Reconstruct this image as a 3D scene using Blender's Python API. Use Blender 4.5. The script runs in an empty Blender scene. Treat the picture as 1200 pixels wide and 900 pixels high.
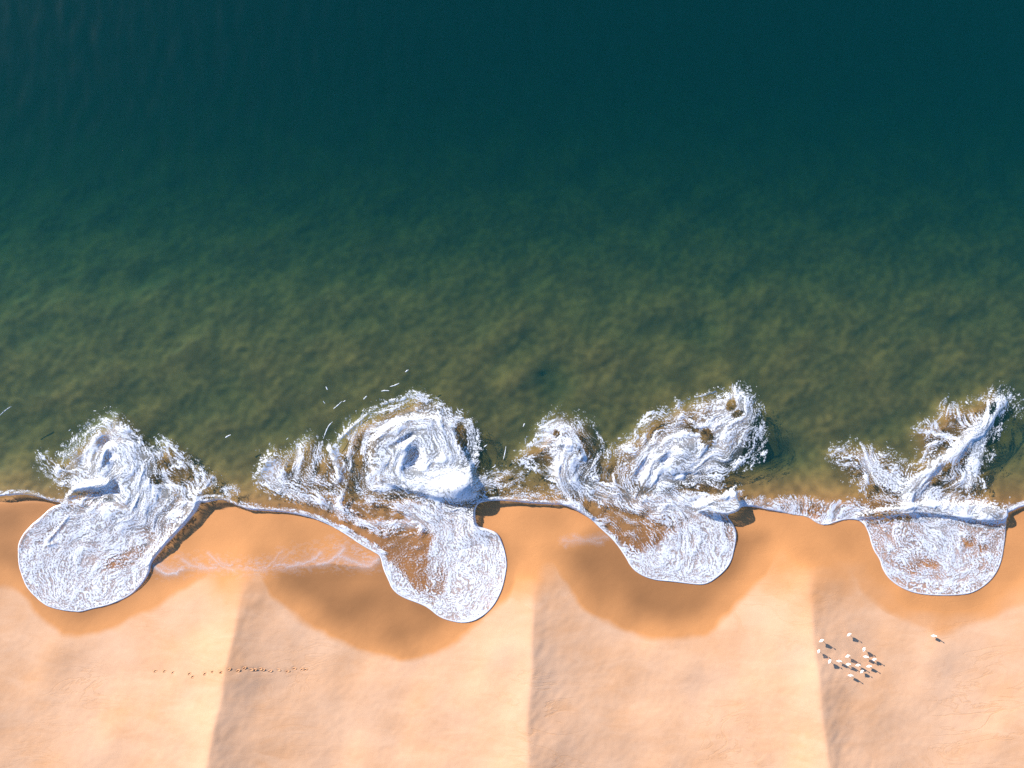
import bpy, math, random
import numpy as np
from mathutils import Vector

R = math.radians
sc = bpy.context.scene
col = sc.collection

# ------------------------------------------------------------------ camera, sky, sun, exposure
CAM_H = 90.0
cam_d = bpy.data.cameras.new('camera')
cam = bpy.data.objects.new('camera', cam_d); col.objects.link(cam)
cam.location = (0, 0, CAM_H); cam.rotation_euler = (0, 0, 0)      # a drone looking straight down
cam_d.sensor_fit = 'HORIZONTAL'; cam_d.sensor_width = 36
cam_d.lens = 36 * CAM_H / 120.0
cam_d.clip_start = 0.5; cam_d.clip_end = 6000
sc.camera = cam

SUN_EL = 22.0
SUN_DIR = Vector((-0.775 * math.cos(R(SUN_EL)), 0.632 * math.cos(R(SUN_EL)), math.sin(R(SUN_EL)))).normalized()
world = bpy.data.worlds.new('World'); sc.world = world; world.use_nodes = True
wn = world.node_tree; bg = wn.nodes['Background']
sky = wn.nodes.new('ShaderNodeTexSky'); sky.sky_type = 'NISHITA'; sky.sun_disc = False
sky.sun_elevation = R(SUN_EL); sky.sun_rotation = math.atan2(SUN_DIR.x, SUN_DIR.y)
sky.air_density = 1.0; sky.dust_density = 0.1; sky.ozone_density = 6.0
wn.links.new(sky.outputs[0], bg.inputs[0]); bg.inputs[1].default_value = 0.10
sun_d = bpy.data.lights.new('sun', 'SUN'); sun_d.energy = 4.9; sun_d.angle = R(0.5); sun_d.color = (1.0, 0.915, 0.78)
sun = bpy.data.objects.new('sun', sun_d); col.objects.link(sun)
sun.rotation_euler = SUN_DIR.to_track_quat('Z', 'Y').to_euler(); sun.location = (-60, 50, 80)

sc.view_settings.view_transform = 'Standard'; sc.view_settings.look = 'None'
sc.view_settings.gamma = 1.0; sc.view_settings.use_curve_mapping = False
sc.view_settings.exposure = 1.03
sc.render.engine = 'CYCLES'
sc.cycles.use_denoising = False
try: sc.cycles.denoiser = 'OPENIMAGEDENOISE'
except Exception: pass
sc.cycles.max_bounces = 8; sc.cycles.transparent_max_bounces = 12; sc.cycles.volume_bounces = 1
sc.cycles.caustics_reflective = False; sc.cycles.caustics_refractive = False

# ------------------------------------------------------------------ numpy helpers (plan units: 0.1 m, x to the east, y to the south)
def W(px, py): return (px - 600) * 0.1, (450 - py) * 0.1
def smooth(a, b, x):
    t = np.clip((x - a) / (b - a), 0, 1); return t * t * (3 - 2 * t)
def band_noise(shape, wl, seed, aniso=(1, 1), wide=0.45):
    rng = np.random.default_rng(seed)
    f = np.fft.rfft2(rng.standard_normal(shape))
    ky = np.fft.fftfreq(shape[0])[:, None] * aniso[1]; kx = np.fft.rfftfreq(shape[1])[None, :] * aniso[0]
    k = np.sqrt(kx * kx + ky * ky) + 1e-9
    f *= np.exp(-(np.log(k * wl) / wide) ** 2 / 2) / np.sqrt(k)
    n = np.fft.irfft2(f, shape); n -= n.mean(); return n / n.std()
def bil(a, x, y, wrap=False):
    h, w = a.shape
    if wrap: x = np.mod(x, w); y = np.mod(y, h)
    else: x = np.clip(x, 0, w - 1.001); y = np.clip(y, 0, h - 1.001)
    x0 = x.astype(np.int32); y0 = y.astype(np.int32); fx = x - x0; fy = y - y0
    if wrap: x1 = (x0 + 1) % w; y1 = (y0 + 1) % h; x0 %= w; y0 %= h
    else: x1 = x0 + 1; y1 = y0 + 1
    return (a[y0, x0] * (1 - fx) + a[y0, x1] * fx) * (1 - fy) + (a[y1, x0] * (1 - fx) + a[y1, x1] * fx) * fy
def seg_dist(x, y, pts):
    d = np.full(x.shape, 1e9)
    for (ax, ay), (bx, by) in zip(pts[:-1], pts[1:]):
        vx, vy = bx - ax, by - ay; l2 = vx * vx + vy * vy + 1e-9
        t = np.clip(((x - ax) * vx + (y - ay) * vy) / l2, 0, 1)
        d = np.minimum(d, (x - ax - t * vx) ** 2 + (y - ay - t * vy) ** 2)
    return np.sqrt(d)
def in_poly(x, y, pts):
    c = np.zeros(x.shape, bool)
    for (ax, ay), (bx, by) in zip(pts, pts[1:] + pts[:1]):
        if ay == by: continue
        c ^= ((ay > y) != (by > y)) & (x < (bx - ax) * (y - ay) / (by - ay) + ax)
    return c
def sdist(x, y, pts):          # + inside
    d = seg_dist(x, y, pts + pts[:1]); return np.where(in_poly(x, y, pts), d, -d)
def chaikin(p, n=2, closed=False):
    p = [tuple(map(float, q)) for q in p]
    for _ in range(n):
        q = [] if closed else [p[0]]
        for a, b in (zip(p, p[1:] + p[:1]) if closed else zip(p[:-1], p[1:])):
            q += [(a[0] * .75 + b[0] * .25, a[1] * .75 + b[1] * .25), (a[0] * .25 + b[0] * .75, a[1] * .25 + b[1] * .75)]
        if not closed: q.append(p[-1])
        p = q
    return p
def ell(x, y, cx, cy, rx, ry, rot=0):
    c, s = math.cos(R(rot)), math.sin(R(rot)); dx, dy = x - cx, y - cy
    return np.sqrt(((dx * c + dy * s) / rx) ** 2 + ((-dx * s + dy * c) / ry) ** 2)

# ------------------------------------------------------------------ the water's edge, west to east
LOBE1 = [(74,590),(59,594),(47,606),(34,616.7),(24,630),(21.3,641),(22.7,661),(27.3,674),(33,688),(53,706.7),(66.7,712.5),(88,715.8),(98,716),(110,712.5),(127,709),(150,700),(165,688),(177,670),(177,661),(185,650),(203,630),(222,610),(232.7,595),(234.5,588)]
LOBE2 = [(446,652),(449,667),(455,679),(460,691),(472,700),(493,707),(503,712),(515,722),(528,726),(544,728.5),(560,724),(576,712),(588,692),(594,667),(594,655),(590.5,640),(584,624.5),(572,620),(559,616.5),(557,606),(557,596)]
LOBE3 = [(673,597),(692,608),(704,620),(719,633),(732,651),(740,666),(753,675),(768,680),(784,681),(807,684),(827,685.5),(844,674),(856,661),(861,643),(864,626),(860,614),(851,603.5),(863,601),(869,594)]
LOBE4 = [(1010,610),(1018,623),(1022,643),(1031,656),(1032,664),(1040,678),(1057,690),(1080,697),(1127,697.5),(1145,692),(1163,678),(1173,660),(1177,640),(1180.5,612),(1180,602)]
SH1 = [(-20,583),(0,583),(20,580),(36,581),(48,584.5),(60,588)]
SH2 = [(240,590),(250,587),(262,586),(272,591),(290,598),(310,599),(325,600),(342,602),(360,606),(376,611),(400,623),(425,640),(440,648)]
SH3 = [(562,589),(580,587),(600,588),(625,590.5),(645,591.5),(660,592)]
SH4 = [(880,594),(893,596),(905,599),(917,601),(932,604),(947,605.5),(958,614),(967,616),(980,612),(993,608.5)]
SH5 = [(1188,599),(1200,594),(1220,590)]
far_w = [(-21000, 585), (-2000, 585)] + [(x, 586 + 7 * math.sin(x / 53.0)) for x in range(-1400, -40, 25)]
far_e = [(x, 588 + 7 * math.sin(x / 53.0)) for x in range(1250, 2600, 25)] + [(3200, 588), (21000, 588)]
mid = SH1 + LOBE1 + SH2 + LOBE2 + SH3 + LOBE3 + SH4 + LOBE4 + SH5
EDGE = far_w + chaikin(mid, 2) + far_e
RX0, RX1, RY0, RY1 = -120, 1320, 420, 800       # region where the edge is measured finely
gx, gy = np.meshgrid(np.arange(RX0, RX1 + 1, 1.0), np.arange(RY0, RY1 + 1, 1.0))
edge_near = [p for p in EDGE if -400 < p[0] < 1600]
big_poly = [(-400, -2000)] + edge_near + [(1600, -2000)]
sd_raster = seg_dist(gx, gy, edge_near); sd_raster = np.where(in_poly(gx, gy, big_poly), sd_raster, -sd_raster)
edge_x = np.array([p[0] for p in far_w] + [-30.0, 1230.0] + [p[0] for p in far_e]); edge_y = np.array([p[1] for p in far_w] + [586.0, 590.0] + [p[1] for p in far_e])
def water_sd(x, y):            # + in the water, in plan units
    s = bil(sd_raster, x - RX0, y - RY0)
    inside = (x > RX0) & (x < RX1) & (y > RY0) & (y < RY1)
    return np.where(inside, s, np.interp(x, edge_x, edge_y) - y)

# ------------------------------------------------------------------ the four breaking waves: outlines, flow, foam cover, heights
def paint(x, y, base, prims):
    v = np.full(x.shape, float(base))
    for p in prims:
        k = p[0]
        if k == 'e':
            cx, cy, rx, ry, rot, val = p[1:7]; d = ell(x, y, cx, cy, rx, ry, rot); wgt = smooth(1.35, 0.65, d)
        elif k == 's':
            pts, wd, val = p[1:4]; d = seg_dist(x, y, chaikin(pts, 2)); wgt = smooth(wd * 0.85, wd * 0.3, d)
        else:
            pts, val, soft = p[1:4]; d = sdist(x, y, chaikin(pts, 1, True)); wgt = smooth(-soft, soft, d)
        v = v + (val - v) * wgt
    return v
def heights(x, y, prims):
    v = np.zeros(x.shape)
    for p in prims:
        k = p[0]
        if k == 'e':
            cx, cy, rx, ry, rot, val = p[1:7]; v += val * np.exp(-ell(x, y, cx, cy, rx, ry, rot) ** 2)
        elif k == 's':
            pts, wd, val = p[1:4]; v += val * np.exp(-(seg_dist(x, y, chaikin(pts, 2)) / wd) ** 2)
        else:
            pts, val, soft = p[1:4]; v += val * smooth(-soft, soft, sdist(x, y, chaikin(pts, 1, True)))
    return v
W1_OUT = [(128,482),(136,483),(142,488),(157,503),(169,518),(175,520),(184,517),(195,513),(204,520),(210,526),(219,534),(229,543),(233,547),(241,548),(247,556),(256,560),(258,566),(246,573),(237,580),(236,590),(225,612),(206,634),(187,655),(182,672),(168,692),(152,705),(128,714),(110,718),(88,720),(60,716),(30,694),(17,660),(17,632),(30,612),(45,598),(60,590),(73,588),(74,580),(84,572),(63,568),(59,561),(45,547),(41,535),(50,530),(62,538),(69,530),(84,514),(95,506),(102,497),(120,486)]
WAVE1 = dict(box=(8,472,270,724), outline=W1_OUT, base=.45, lace=.35, rim=.95, relief=.68,
 flow=[[(80,555),(85,530),(97,510),(113,497),(128,488),(145,500),(160,515),(170,533)],[(100,540),(105,520),(115,508),(130,508),(150,520),(162,540),(165,560)],[(112,530),(122,512),(140,518),(152,535),(145,555),(135,570)],
  [(170,530),(175,560),(168,580),(150,600),(125,620)],[(165,545),(160,575),(145,595),(120,605),(95,615)],[(190,570),(195,590),(180,610),(155,625),(130,640)],[(232,580),(228,600),(205,627),(178,658)],[(215,580),(205,605),(180,630),(155,650)],
  [(75,592),(48,606),(25,632),(22,660),(35,690),(66,712),(100,715),(140,703),(168,685),(177,665)],[(80,600),(60,618),(45,635),(30,640)],[(120,610),(80,630),(60,660),(70,690)],[(150,650),(120,670),(100,700)],
  [(42,535),(50,555),(65,565),(85,572)],[(50,532),(65,548),(85,555)],[(175,525),(180,540),(190,555),(210,570),(232,580)],[(195,515),(215,533),(230,550),(235,565)],[(232,578),(245,570),(257,562)],[(78,582),(95,572),(130,570)],[(85,595),(110,590),(140,585)]],
 cover=[('p',[(74,592),(47,606),(22,635),(22,668),(40,700),(90,720),(140,708),(180,670),(190,645),(170,620),(130,600)],.74,8),
  ('e',132,545,40,46,0,.78),('e',152,590,48,28,-20,.78),('e',203,605,15,42,45,.56),
  ('e',213,557,14,9,0,.05),('e',193,544,8,8,0,.10),('e',183,562,8,6,0,.2),('e',205,529,8,6,30,.15),
  ('s',[(184,519),(195,515),(203,525),(212,533),(222,543),(230,552),(233,575)],3.2,.85),('s',[(195,516),(197,530),(203,545)],2.4,.8),('s',[(192,550),(194,560),(204,569),(222,576)],3.2,.92),('s',[(201,548),(207,545),(215,542)],1.8,.8),
  ('s',[(232,580),(240,570),(253,566),(257,561),(248,558)],3,.85),('s',[(231,550),(238,549),(240,560),(233,572)],2.4,.8),
  ('s',[(234,580),(229,598),(206,628),(180,660)],7,.97),('e',143,656,24,9,-20,.42),('e',160,648,14,8,-30,.5),
  ('e',103,581,18,8,0,.50),('e',125,583,9,5,0,.5),('e',55,545,9,5,38,.16),('e',76,541,6,8,0,.25),('e',99,520,5,14,30,.35),('e',118,503,16,5,-30,.45),
  ('s',[(77,592),(78,580),(88,573),(120,569)],5,.98),('s',[(44,536),(48,550),(62,562),(84,571)],4,.85),('s',[(78,604),(62,620),(45,634)],3,.45),('e',150,530,14,10,20,.97)],
 laces=[('p',[(74,592),(47,606),(22,635),(22,668),(40,700),(90,720),(140,708),(180,670),(175,645),(130,620),(100,605)],.92,10),('e',212,550,28,24,0,.6)],
 reliefs=[('p',[(74,592),(47,606),(22,635),(22,668),(40,700),(90,720),(140,708),(180,670),(190,645),(150,625),(110,605)],.10,12),('e',205,545,30,25,0,.35)],
 high=[('e',132,540,48,42,0,.35),('s',[(82,580),(90,572),(115,569),(130,566)],5,.45),('e',105,581,18,6,0,-.55),('s',[(234,580),(228,598),(205,627),(184,652)],6,.24),('e',162,590,45,25,-20,.25),
  ('e',125,519,9,6,-40,-.45),('e',131,534,6,5,0,-.35),('e',132,545,7,6,40,-.4),('e',98,540,6,8,-20,-.4),('e',137,572,6,9,0,-.4),('s',[(66,636),(52,640),(70,618),(80,606)],2,.10)])
W2_OUT = [(297,555),(302,545),(309,531),(318,524),(328,531),(342,526),(348,515),(356,511),(367,511),(376,518),(386,520),(394,517),(396,506),(406,495),(423,487),(437,477),(453,470),(472,466),(487,457),(499,461),(505,469),(517,470),(529,480),(545,486),(556,494),(560,502),(562,509),(564,521),(561,530),(556,538),(561,543),(566,553),(587,551),(608,551),(618,556),(616,563),(608,570),(587,576),(566,580),(563,590),(560,612),(587,621),(594,636),(598,655),(598,670),(591,695),(578,716),(561,728),(544,733),(526,730),(511,724),(498,714),(470,705),(455,695),(449,680),(444,666),(440,652),(442,640),(455,632),(444,628),(427,622),(400,607),(359,595),(343,587),(317,578),(303,569)]
WAVE2 = dict(box=(288,448,626,736), outline=W2_OUT, base=.42, lace=.42, rim=.95, relief=.62,
 flow=[[(395,540),(400,515),(420,495),(445,478),(475,467),(490,462),(515,475),(545,490),(560,508),(560,530),(545,550)],[(432,565),(428,545),(430,522),(440,505),(456,493),(476,486),(498,487),(516,496),(528,510),(533,528),(528,543),(515,552)],[(450,552),(447,535),(453,516),(468,504),(488,500),(503,507),(510,522),(506,536),(494,547)],[(466,552),(464,535),(472,522),(486,518),(495,526),(493,538)],[(480,560),(505,562),(530,560),(548,550)],
  [(300,555),(315,570),(345,580),(375,590),(400,603),(425,615),(445,622)],[(310,540),(335,560),(365,573),(395,590)],[(345,520),(350,545),(345,560)],[(385,522),(395,545),(400,560)],[(405,500),(415,530),(420,550)],[(318,528),(322,545),(330,555)],[(356,512),(368,520),(370,540)],
  [(340,600),(375,611),(410,630),(445,650)],[(410,550),(405,580),(430,598),(465,602)],[(430,610),(460,620),(480,610)],[(470,580),(500,600),(510,630),(505,660)],[(520,595),(535,625),(545,660),(540,690)],[(445,575),(470,575),(500,582),(530,590),(556,585)],
  [(560,618),(585,625),(593,650),(590,690),(570,717),(545,727),(515,721),(490,705),(465,693),(450,668)],[(560,625),(565,650),(560,690),(540,710)],[(575,630),(580,660),(575,695)],[(500,630),(480,650),(465,675)],[(505,650),(490,680)],[(560,570),(580,560),(600,553),(614,558)],[(560,578),(590,570),(612,562)]],
 cover=[('p',[(447,650),(505,640),(520,600),(559,606),(590,622),(600,660),(585,710),(544,735),(500,720),(455,695)],.76,6),
  ('e',495,528,50,44,0,.78),('e',522,566,42,20,5,.98),('e',505,608,48,18,5,.72),('e',450,560,20,16,0,.8),
  ('e',541,510,6.5,16,-8,.04),('e',452,488,17,6,-32,.22),('e',470,478,14,5,-10,.4),
  ('s',[(420,536),(417,552),(409,570),(412,586),(432,599),(468,603)],11,.10),('s',[(350,592),(385,602),(415,618),(440,634),(470,640)],9,.08),
  ('p',[(448,636),(470,624),(500,618),(506,640),(500,672),(502,692),(490,694),(468,668),(454,654)],.10,6),('e',512,684,10,22,20,.45),('e',470,690,16,8,25,.65),
  ('e',350,552,42,20,12,.42),('e',318,556,18,14,20,.72),('e',362,535,5,10,0,.06),('e',377,549,7,7,0,.06),('e',391,549,5,6,0,.12),('e',403,523,5,8,20,.08),('e',419,522,6,9,-10,.08),('e',336,546,4,8,-20,.15),
  ('s',[(300,560),(330,576),(370,588),(400,603),(440,622)],9,.70),('s',[(347,517),(352,535),(347,560)],5,.85),('s',[(386,523),(394,540),(398,560)],6,.8),
  ('s',[(397,515),(420,493),(437,478),(455,470),(475,467),(490,460)],3,.95),('s',[(490,462),(515,474),(545,490),(557,506),(559,530),(553,545)],9,.72),('s',[(425,530),(430,505),(445,497),(470,490)],5,.8),
  ('e',592,562,27,10,-8,.5),('e',595,562,10,3.5,-10,.1),('e',578,557,10,3,-10,.2),('s',[(500,578),(530,585),(556,579)],6,1.0),('s',[(447,648),(455,680),(475,698),(500,710)],7,.97),
  ('s',[(430,612),(455,614),(475,611)],5,.7),('e',487,537,9,12,20,.75)],
 laces=[('p',[(447,650),(505,640),(500,600),(559,600),(590,622),(600,660),(585,710),(544,735),(500,720),(455,695)],.85,8),('p',[(560,620),(600,630),(600,690),(575,700)],.45,8),('e',525,566,35,16,0,.8)],
 reliefs=[('p',[(445,650),(500,640),(505,606),(559,612),(590,622),(600,660),(585,710),(544,735),(500,720),(455,695)],.10,6),('p',[(290,540),(400,585),(450,620),(450,640),(400,620),(300,580)],.4,8),('e',590,563,28,12,0,.3),('e',525,568,30,12,0,.45)],
 high=[('p',[(440,560),(430,525),(452,498),(490,484),(528,494),(545,525),(556,550),(560,582),(535,588),(508,583),(468,573)],.50,4),('e',540,568,20,14,0,1.15),('e',515,572,25,10,10,.35),('e',487,538,8,12,20,-.8),('e',475,515,14,3,-30,-.3),
  ('s',[(300,555),(310,540),(320,535)],8,.25),('s',[(386,523),(394,540),(398,560)],5,.25),('s',[(397,515),(420,493),(437,478),(455,470),(490,460)],3,.2)])
W3_OUT = [(604,540),(610,523),(626,513),(630,496),(645,485),(661,482),(683,490),(697,498),(708,520),(711,532),(714,523),(722,516),(734,512),(740,504),(750,492),(758,480),(768,481),(780,478),(792,472),(815,468),(825,459),(839,459),(851,460),(860,447),(871,451),(881,460),(887,469),(894,481),(897,499),(897,517),(895,536),(880,545),(857,553),(845,562),(852,573),(863,571),(868,580),(873,594),(865,604),(856,606),(865,614),(869,626),(866,644),(861,663),(848,678),(828,690),(806,689),(783,686),(765,685),(750,680),(735,668),(727,651),(714,635),(700,623),(688,611),(670,600),(664,590),(656,577),(645,568),(645,561),(624,551),(607,544)]
WAVE3 = dict(box=(598,440,904,694), outline=W3_OUT, base=.44, lace=.3, rim=.95, relief=.75,
 flow=[[(665,590),(660,565),(668,540),(672,520),(660,508),(640,510),(625,520),(612,535)],[(690,560),(700,540),(707,520),(697,500),(675,488),(650,488),(632,505),(618,522)],[(606,540),(625,548),(645,560),(660,575)],
  [(665,588),(690,607),(715,630),(735,658),(760,677),(800,683),(828,684),(848,670),(862,640),(862,620),(852,604)],
  [(735,570),(740,545),(750,525),(775,510),(805,500)],[(745,570),(755,545),(780,525),(820,518),(850,510),(870,490),(875,465)],[(760,575),(790,550),(830,540),(860,525),(880,500)],[(745,505),(760,485),(790,480),(815,475),(845,463)],[(800,490),(825,500),(845,490),(860,470)],[(850,555),(875,535),(893,515),(893,490)],
  [(690,575),(720,585),(750,600),(780,620)],[(700,600),(730,620),(755,640)],[(760,575),(790,595),(820,605)],[(800,600),(805,640),(800,670)],[(830,605),(840,630),(835,660)],[(800,570),(830,580),(860,580)],[(770,585),(800,600),(840,600),(865,592)]],
 cover=[('p',[(735,657),(760,645),(790,622),(820,603),(853,604),(868,626),(865,645),(858,665),(844,680),(827,690),(784,686),(750,680)],.78,6),
  ('e',805,530,56,26,-22,.78),('e',855,488,22,32,20,.66),('e',768,548,24,22,0,.88),('e',661,548,17,36,10,.86),('e',645,505,20,14,-20,.7),
  ('e',637,537,11,9,20,.05),('e',624,527,8,5,-20,.1),('e',692,516,12,18,-10,.05),('e',706,550,6,15,0,.04),('e',721,545,8,12,0,.2),('e',652,508,4,5,0,.05),('e',681,527,4,5,0,.2),
  ('e',762,500,16,7,-20,.08),('e',828,513,8,11,-10,.03),('e',811,502,8,7,0,.2),('e',863,485,7,4,-20,.1),('e',856,474,6,7,20,.1),
  ('e',886,522,12,28,10,.30),('e',735,611,32,12,40,.12),('e',764,626,12,12,40,.25),('s',[(690,593),(715,612),(748,638)],11,.15),('e',755,602,6,5,0,.05),
  ('e',712,580,45,12,15,.55),('e',800,592,50,14,5,.80),('e',822,573,24,4,5,.25),('e',858,587,12,15,0,1.0),('e',853,620,5,16,-15,.55),
  ('s',[(667,589),(692,608),(718,633),(737,657)],8,.85),('s',[(606,541),(625,549),(645,560),(662,580)],4,.85),('s',[(697,500),(706,518),(709,535)],4,.7),('s',[(742,508),(752,493),(760,483),(775,484)],3,.85),('s',[(665,500),(680,520),(686,540)],4,.9),('s',[(620,520),(640,522),(668,518)],4,.85)],
 laces=[('p',[(735,657),(760,640),(780,622),(815,605),(853,604),(868,626),(865,645),(858,665),(844,680),(827,690),(784,686),(750,680)],.8,8),('e',810,630,16,35,0,.3),('e',770,560,14,10,0,.6)],
 reliefs=[('p',[(665,595),(700,600),(760,610),(800,600),(853,604),(868,626),(865,645),(858,665),(844,680),(827,690),(784,686),(740,680),(690,615)],.12,8),('e',690,515,20,30,0,.3),('e',886,520,14,34,10,.35),('e',700,590,50,12,20,.4)],
 high=[('e',800,532,58,26,-22,.3),('e',661,548,17,34,10,.4),('p',[(848,575),(863,573),(869,592),(862,601),(845,603),(822,601),(812,592),(830,585)],.85,3),('e',806,561,17,6,0,-.55),('e',752,552,5,12,25,-.4),('e',780,540,5,10,30,-.35),
  ('e',865,490,18,26,20,.3),('s',[(667,588),(692,607)],4,.25),('s',[(656,520),(672,520),(682,535)],4,.3)])
W4_OUT = [(970,531),(980,521),(1001,518),(1024,519),(1040,526),(1064,540),(1074,538),(1076,522),(1068,506),(1080,496),(1084,489),(1095,490),(1102,480),(1105,469),(1112,465),(1120,470),(1133,470),(1154,463),(1162,454),(1177,451),(1183,458),(1190,468),(1199,475),(1196,488),(1178,480),(1175,500),(1166,513),(1158,518),(1158,530),(1166,534),(1153,546),(1148,558),(1156,566),(1150,580),(1165,588),(1184,590),(1186,612),(1182,642),(1178,663),(1167,681),(1147,697),(1127,702),(1079,702),(1054,695),(1036,682),(1026,665),(1016,645),(1012,625),(1004,612),(1000,606),(990,590),(1005,580),(1000,565),(985,550),(972,540)]
WAVE4 = dict(box=(964,446,1206,706), outline=W4_OUT, base=.40, lace=.4, rim=.85, relief=.6,
 flow=[[(1060,615),(1065,585),(1085,560),(1110,540),(1140,510),(1165,485),(1175,460)],[(1130,600),(1140,560),(1150,520),(1160,495),(1172,470)],[(975,540),(985,525),(1000,523),(1015,540),(1020,560),(1040,575)],[(990,550),(1010,570),(1030,580),(1060,590)],
  [(1075,508),(1090,500),(1105,475),(1115,470)],[(1085,490),(1100,510),(1125,515),(1140,505)],[(1120,470),(1125,490),(1135,495)],[(960,615),(985,600),(1020,603),(1060,600),(1100,603),(1140,612),(1180,608)],
  [(1012,612),(1020,640),(1032,665),(1056,690),(1100,697),(1145,691),(1170,665),(1178,635)],[(1060,610),(1080,640),(1110,670)],[(1030,620),(1040,650),(1060,670)],[(1130,615),(1140,650),(1130,675)],[(1100,590),(1110,570),(1130,560),(1125,545)]],
 cover=[('p',[(1008,610),(1183,612),(1182,642),(1167,681),(1127,702),(1079,702),(1036,682),(1016,645)],.60,3),('e',1108,642,22,36,-30,.80),('e',1086,662,14,8,0,.42),('e',1136,634,8,7,0,.3),('e',1151,640,5,7,0,.3),('e',1066,668,10,8,0,.45),('e',1040,635,18,14,20,.6),
  ('s',[(1022,650),(1045,668),(1080,680),(1130,684),(1160,672)],5,.85),
  ('s',[(1062,592),(1066,572),(1090,551),(1115,536),(1136,511),(1155,498),(1171,472)],14,.88),('s',[(1018,540),(1028,555),(1050,566)],13,.82),('s',[(1132,565),(1146,535),(1150,510)],13,.78),('e',1090,580,30,12,0,.65),
  ('e',1111,497,12,8,0,.05),('e',1141,478,15,7,-10,.04),('e',1161,478,4,8,20,.06),('e',1109,550,4,9,20,.08),('e',1078,517,7,10,0,.03),('e',1098,563,6,7,30,.25),('e',1110,573,8,5,0,.3),('e',1168,496,4,9,0,.1),('e',1030,577,18,7,10,.25),('e',1046,545,14,5,15,.2),('e',1075,548,10,5,-20,.15),
  ('e',1120,600,62,10,3,.93),('e',1188,477,8,9,0,.25),('s',[(1072,507),(1090,505),(1105,512),(1125,514)],3,.75),('s',[(1094,492),(1100,505),(1108,512)],3.5,.85),('s',[(1108,470),(1104,485),(1097,492)],3,.8),('s',[(1122,472),(1123,490),(1128,500)],2.5,.8),('s',[(1133,471),(1155,465),(1163,457)],2.5,.8),('s',[(1157,470),(1156,488)],2,.8),
  ('e',985,530,9,9,0,.4),('s',[(974,533),(982,524),(990,530)],3,.7)],
 laces=[('p',[(1008,608),(1183,610),(1182,642),(1167,681),(1127,702),(1079,702),(1036,682),(1016,645)],.85,4),('e',990,535,22,20,0,.8)],
 reliefs=[('p',[(1008,610),(1183,612),(1182,642),(1167,681),(1127,702),(1079,702),(1036,682),(1016,645)],.08,3),('e',990,540,30,20,0,.3),('e',1105,490,40,25,-30,.35)],
 high=[('p',[(1000,606),(1020,598),(1060,590),(1130,588),(1177,592),(1181,609),(1150,612),(1110,605),(1070,601),(1020,607)],.42,3),('s',[(1062,592),(1066,572),(1090,551),(1115,536),(1136,511),(1155,498),(1171,472)],9,.3),('e',1160,600,18,8,0,.3),('e',1100,552,10,5,-40,-.2)])


BARS = np.zeros(gx.shape)
HEAP = np.zeros(gx.shape)      # how far each breaker piles the water up, in metres
for sp in (WAVE1, WAVE2, WAVE3, WAVE4):
    x0_, y0_, x1_, y1_ = sp['box']
    sl = (slice(max(0, y0_ - RY0), y1_ - RY0 + 1), slice(x0_ - RX0, x1_ - RX0 + 1))
    hx, hy = gx[sl], gy[sl]
    so_ = sdist(hx, hy, chaikin(sp['outline'], 1, True))
    hh_ = heights(hx, hy, sp['high']) * smooth(-3, 9, so_)
    BARS[sl] = np.maximum(BARS[sl], smooth(-6, 22, so_))
    HEAP[sl] += np.maximum(hh_, -.12)
def heap(x, y):
    return bil(HEAP, x - RX0, y - RY0) * ((x > RX0) & (x < RX1) & (y > RY0) & (y < RY1))

# ------------------------------------------------------------------ sand relief
N_A = band_noise((512, 512), 60, 1); N_B = band_noise((512, 512), 14, 2); N_C = band_noise((512, 512), 5, 3, (1, 0.55))
N_D = band_noise((512, 512), 120, 4)
def ridge_x(y):
    r0 = np.interp(y, [560, 650, 720, 800, 900, 1100], [300, 294, 283, 269, 250, 220])
    r1 = np.interp(y, [560, 660, 750, 900, 1100], [632, 628, 623, 617, 612])
    r2 = np.interp(y, [560, 620, 690, 740, 800, 900, 1100], [960, 953, 946, 947, 953, 963, 980])
    return r0, r1, r2
def cusp(x, y):
    r0, r1, r2 = ridge_x(y)
    wob = bil(N_A, x * 0.55 + 40, y * 0.55, True) * 1.0
    x = x + wob * smooth(600, 900, y)
    P = 340.0
    u = np.where(x < r0, (x - (r0 - P)) / P, np.where(x < r1, (x - r0) / (r1 - r0), np.where(x < r2, (x - r1) / (r2 - r1), (x - r2) / P)))
    u = np.mod(u, 1.0)
    v = np.abs(2 * u - 1)
    e_ = np.interp(y, [590, 640, 690, 720], [.05, .015, .002, .0004]); v = np.sqrt(v * v + e_)
    v = 1 - np.sqrt((1 - np.minimum(v, 1)) ** 2 + e_ * .5)
    return np.maximum(v, 0) ** 2.8
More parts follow.
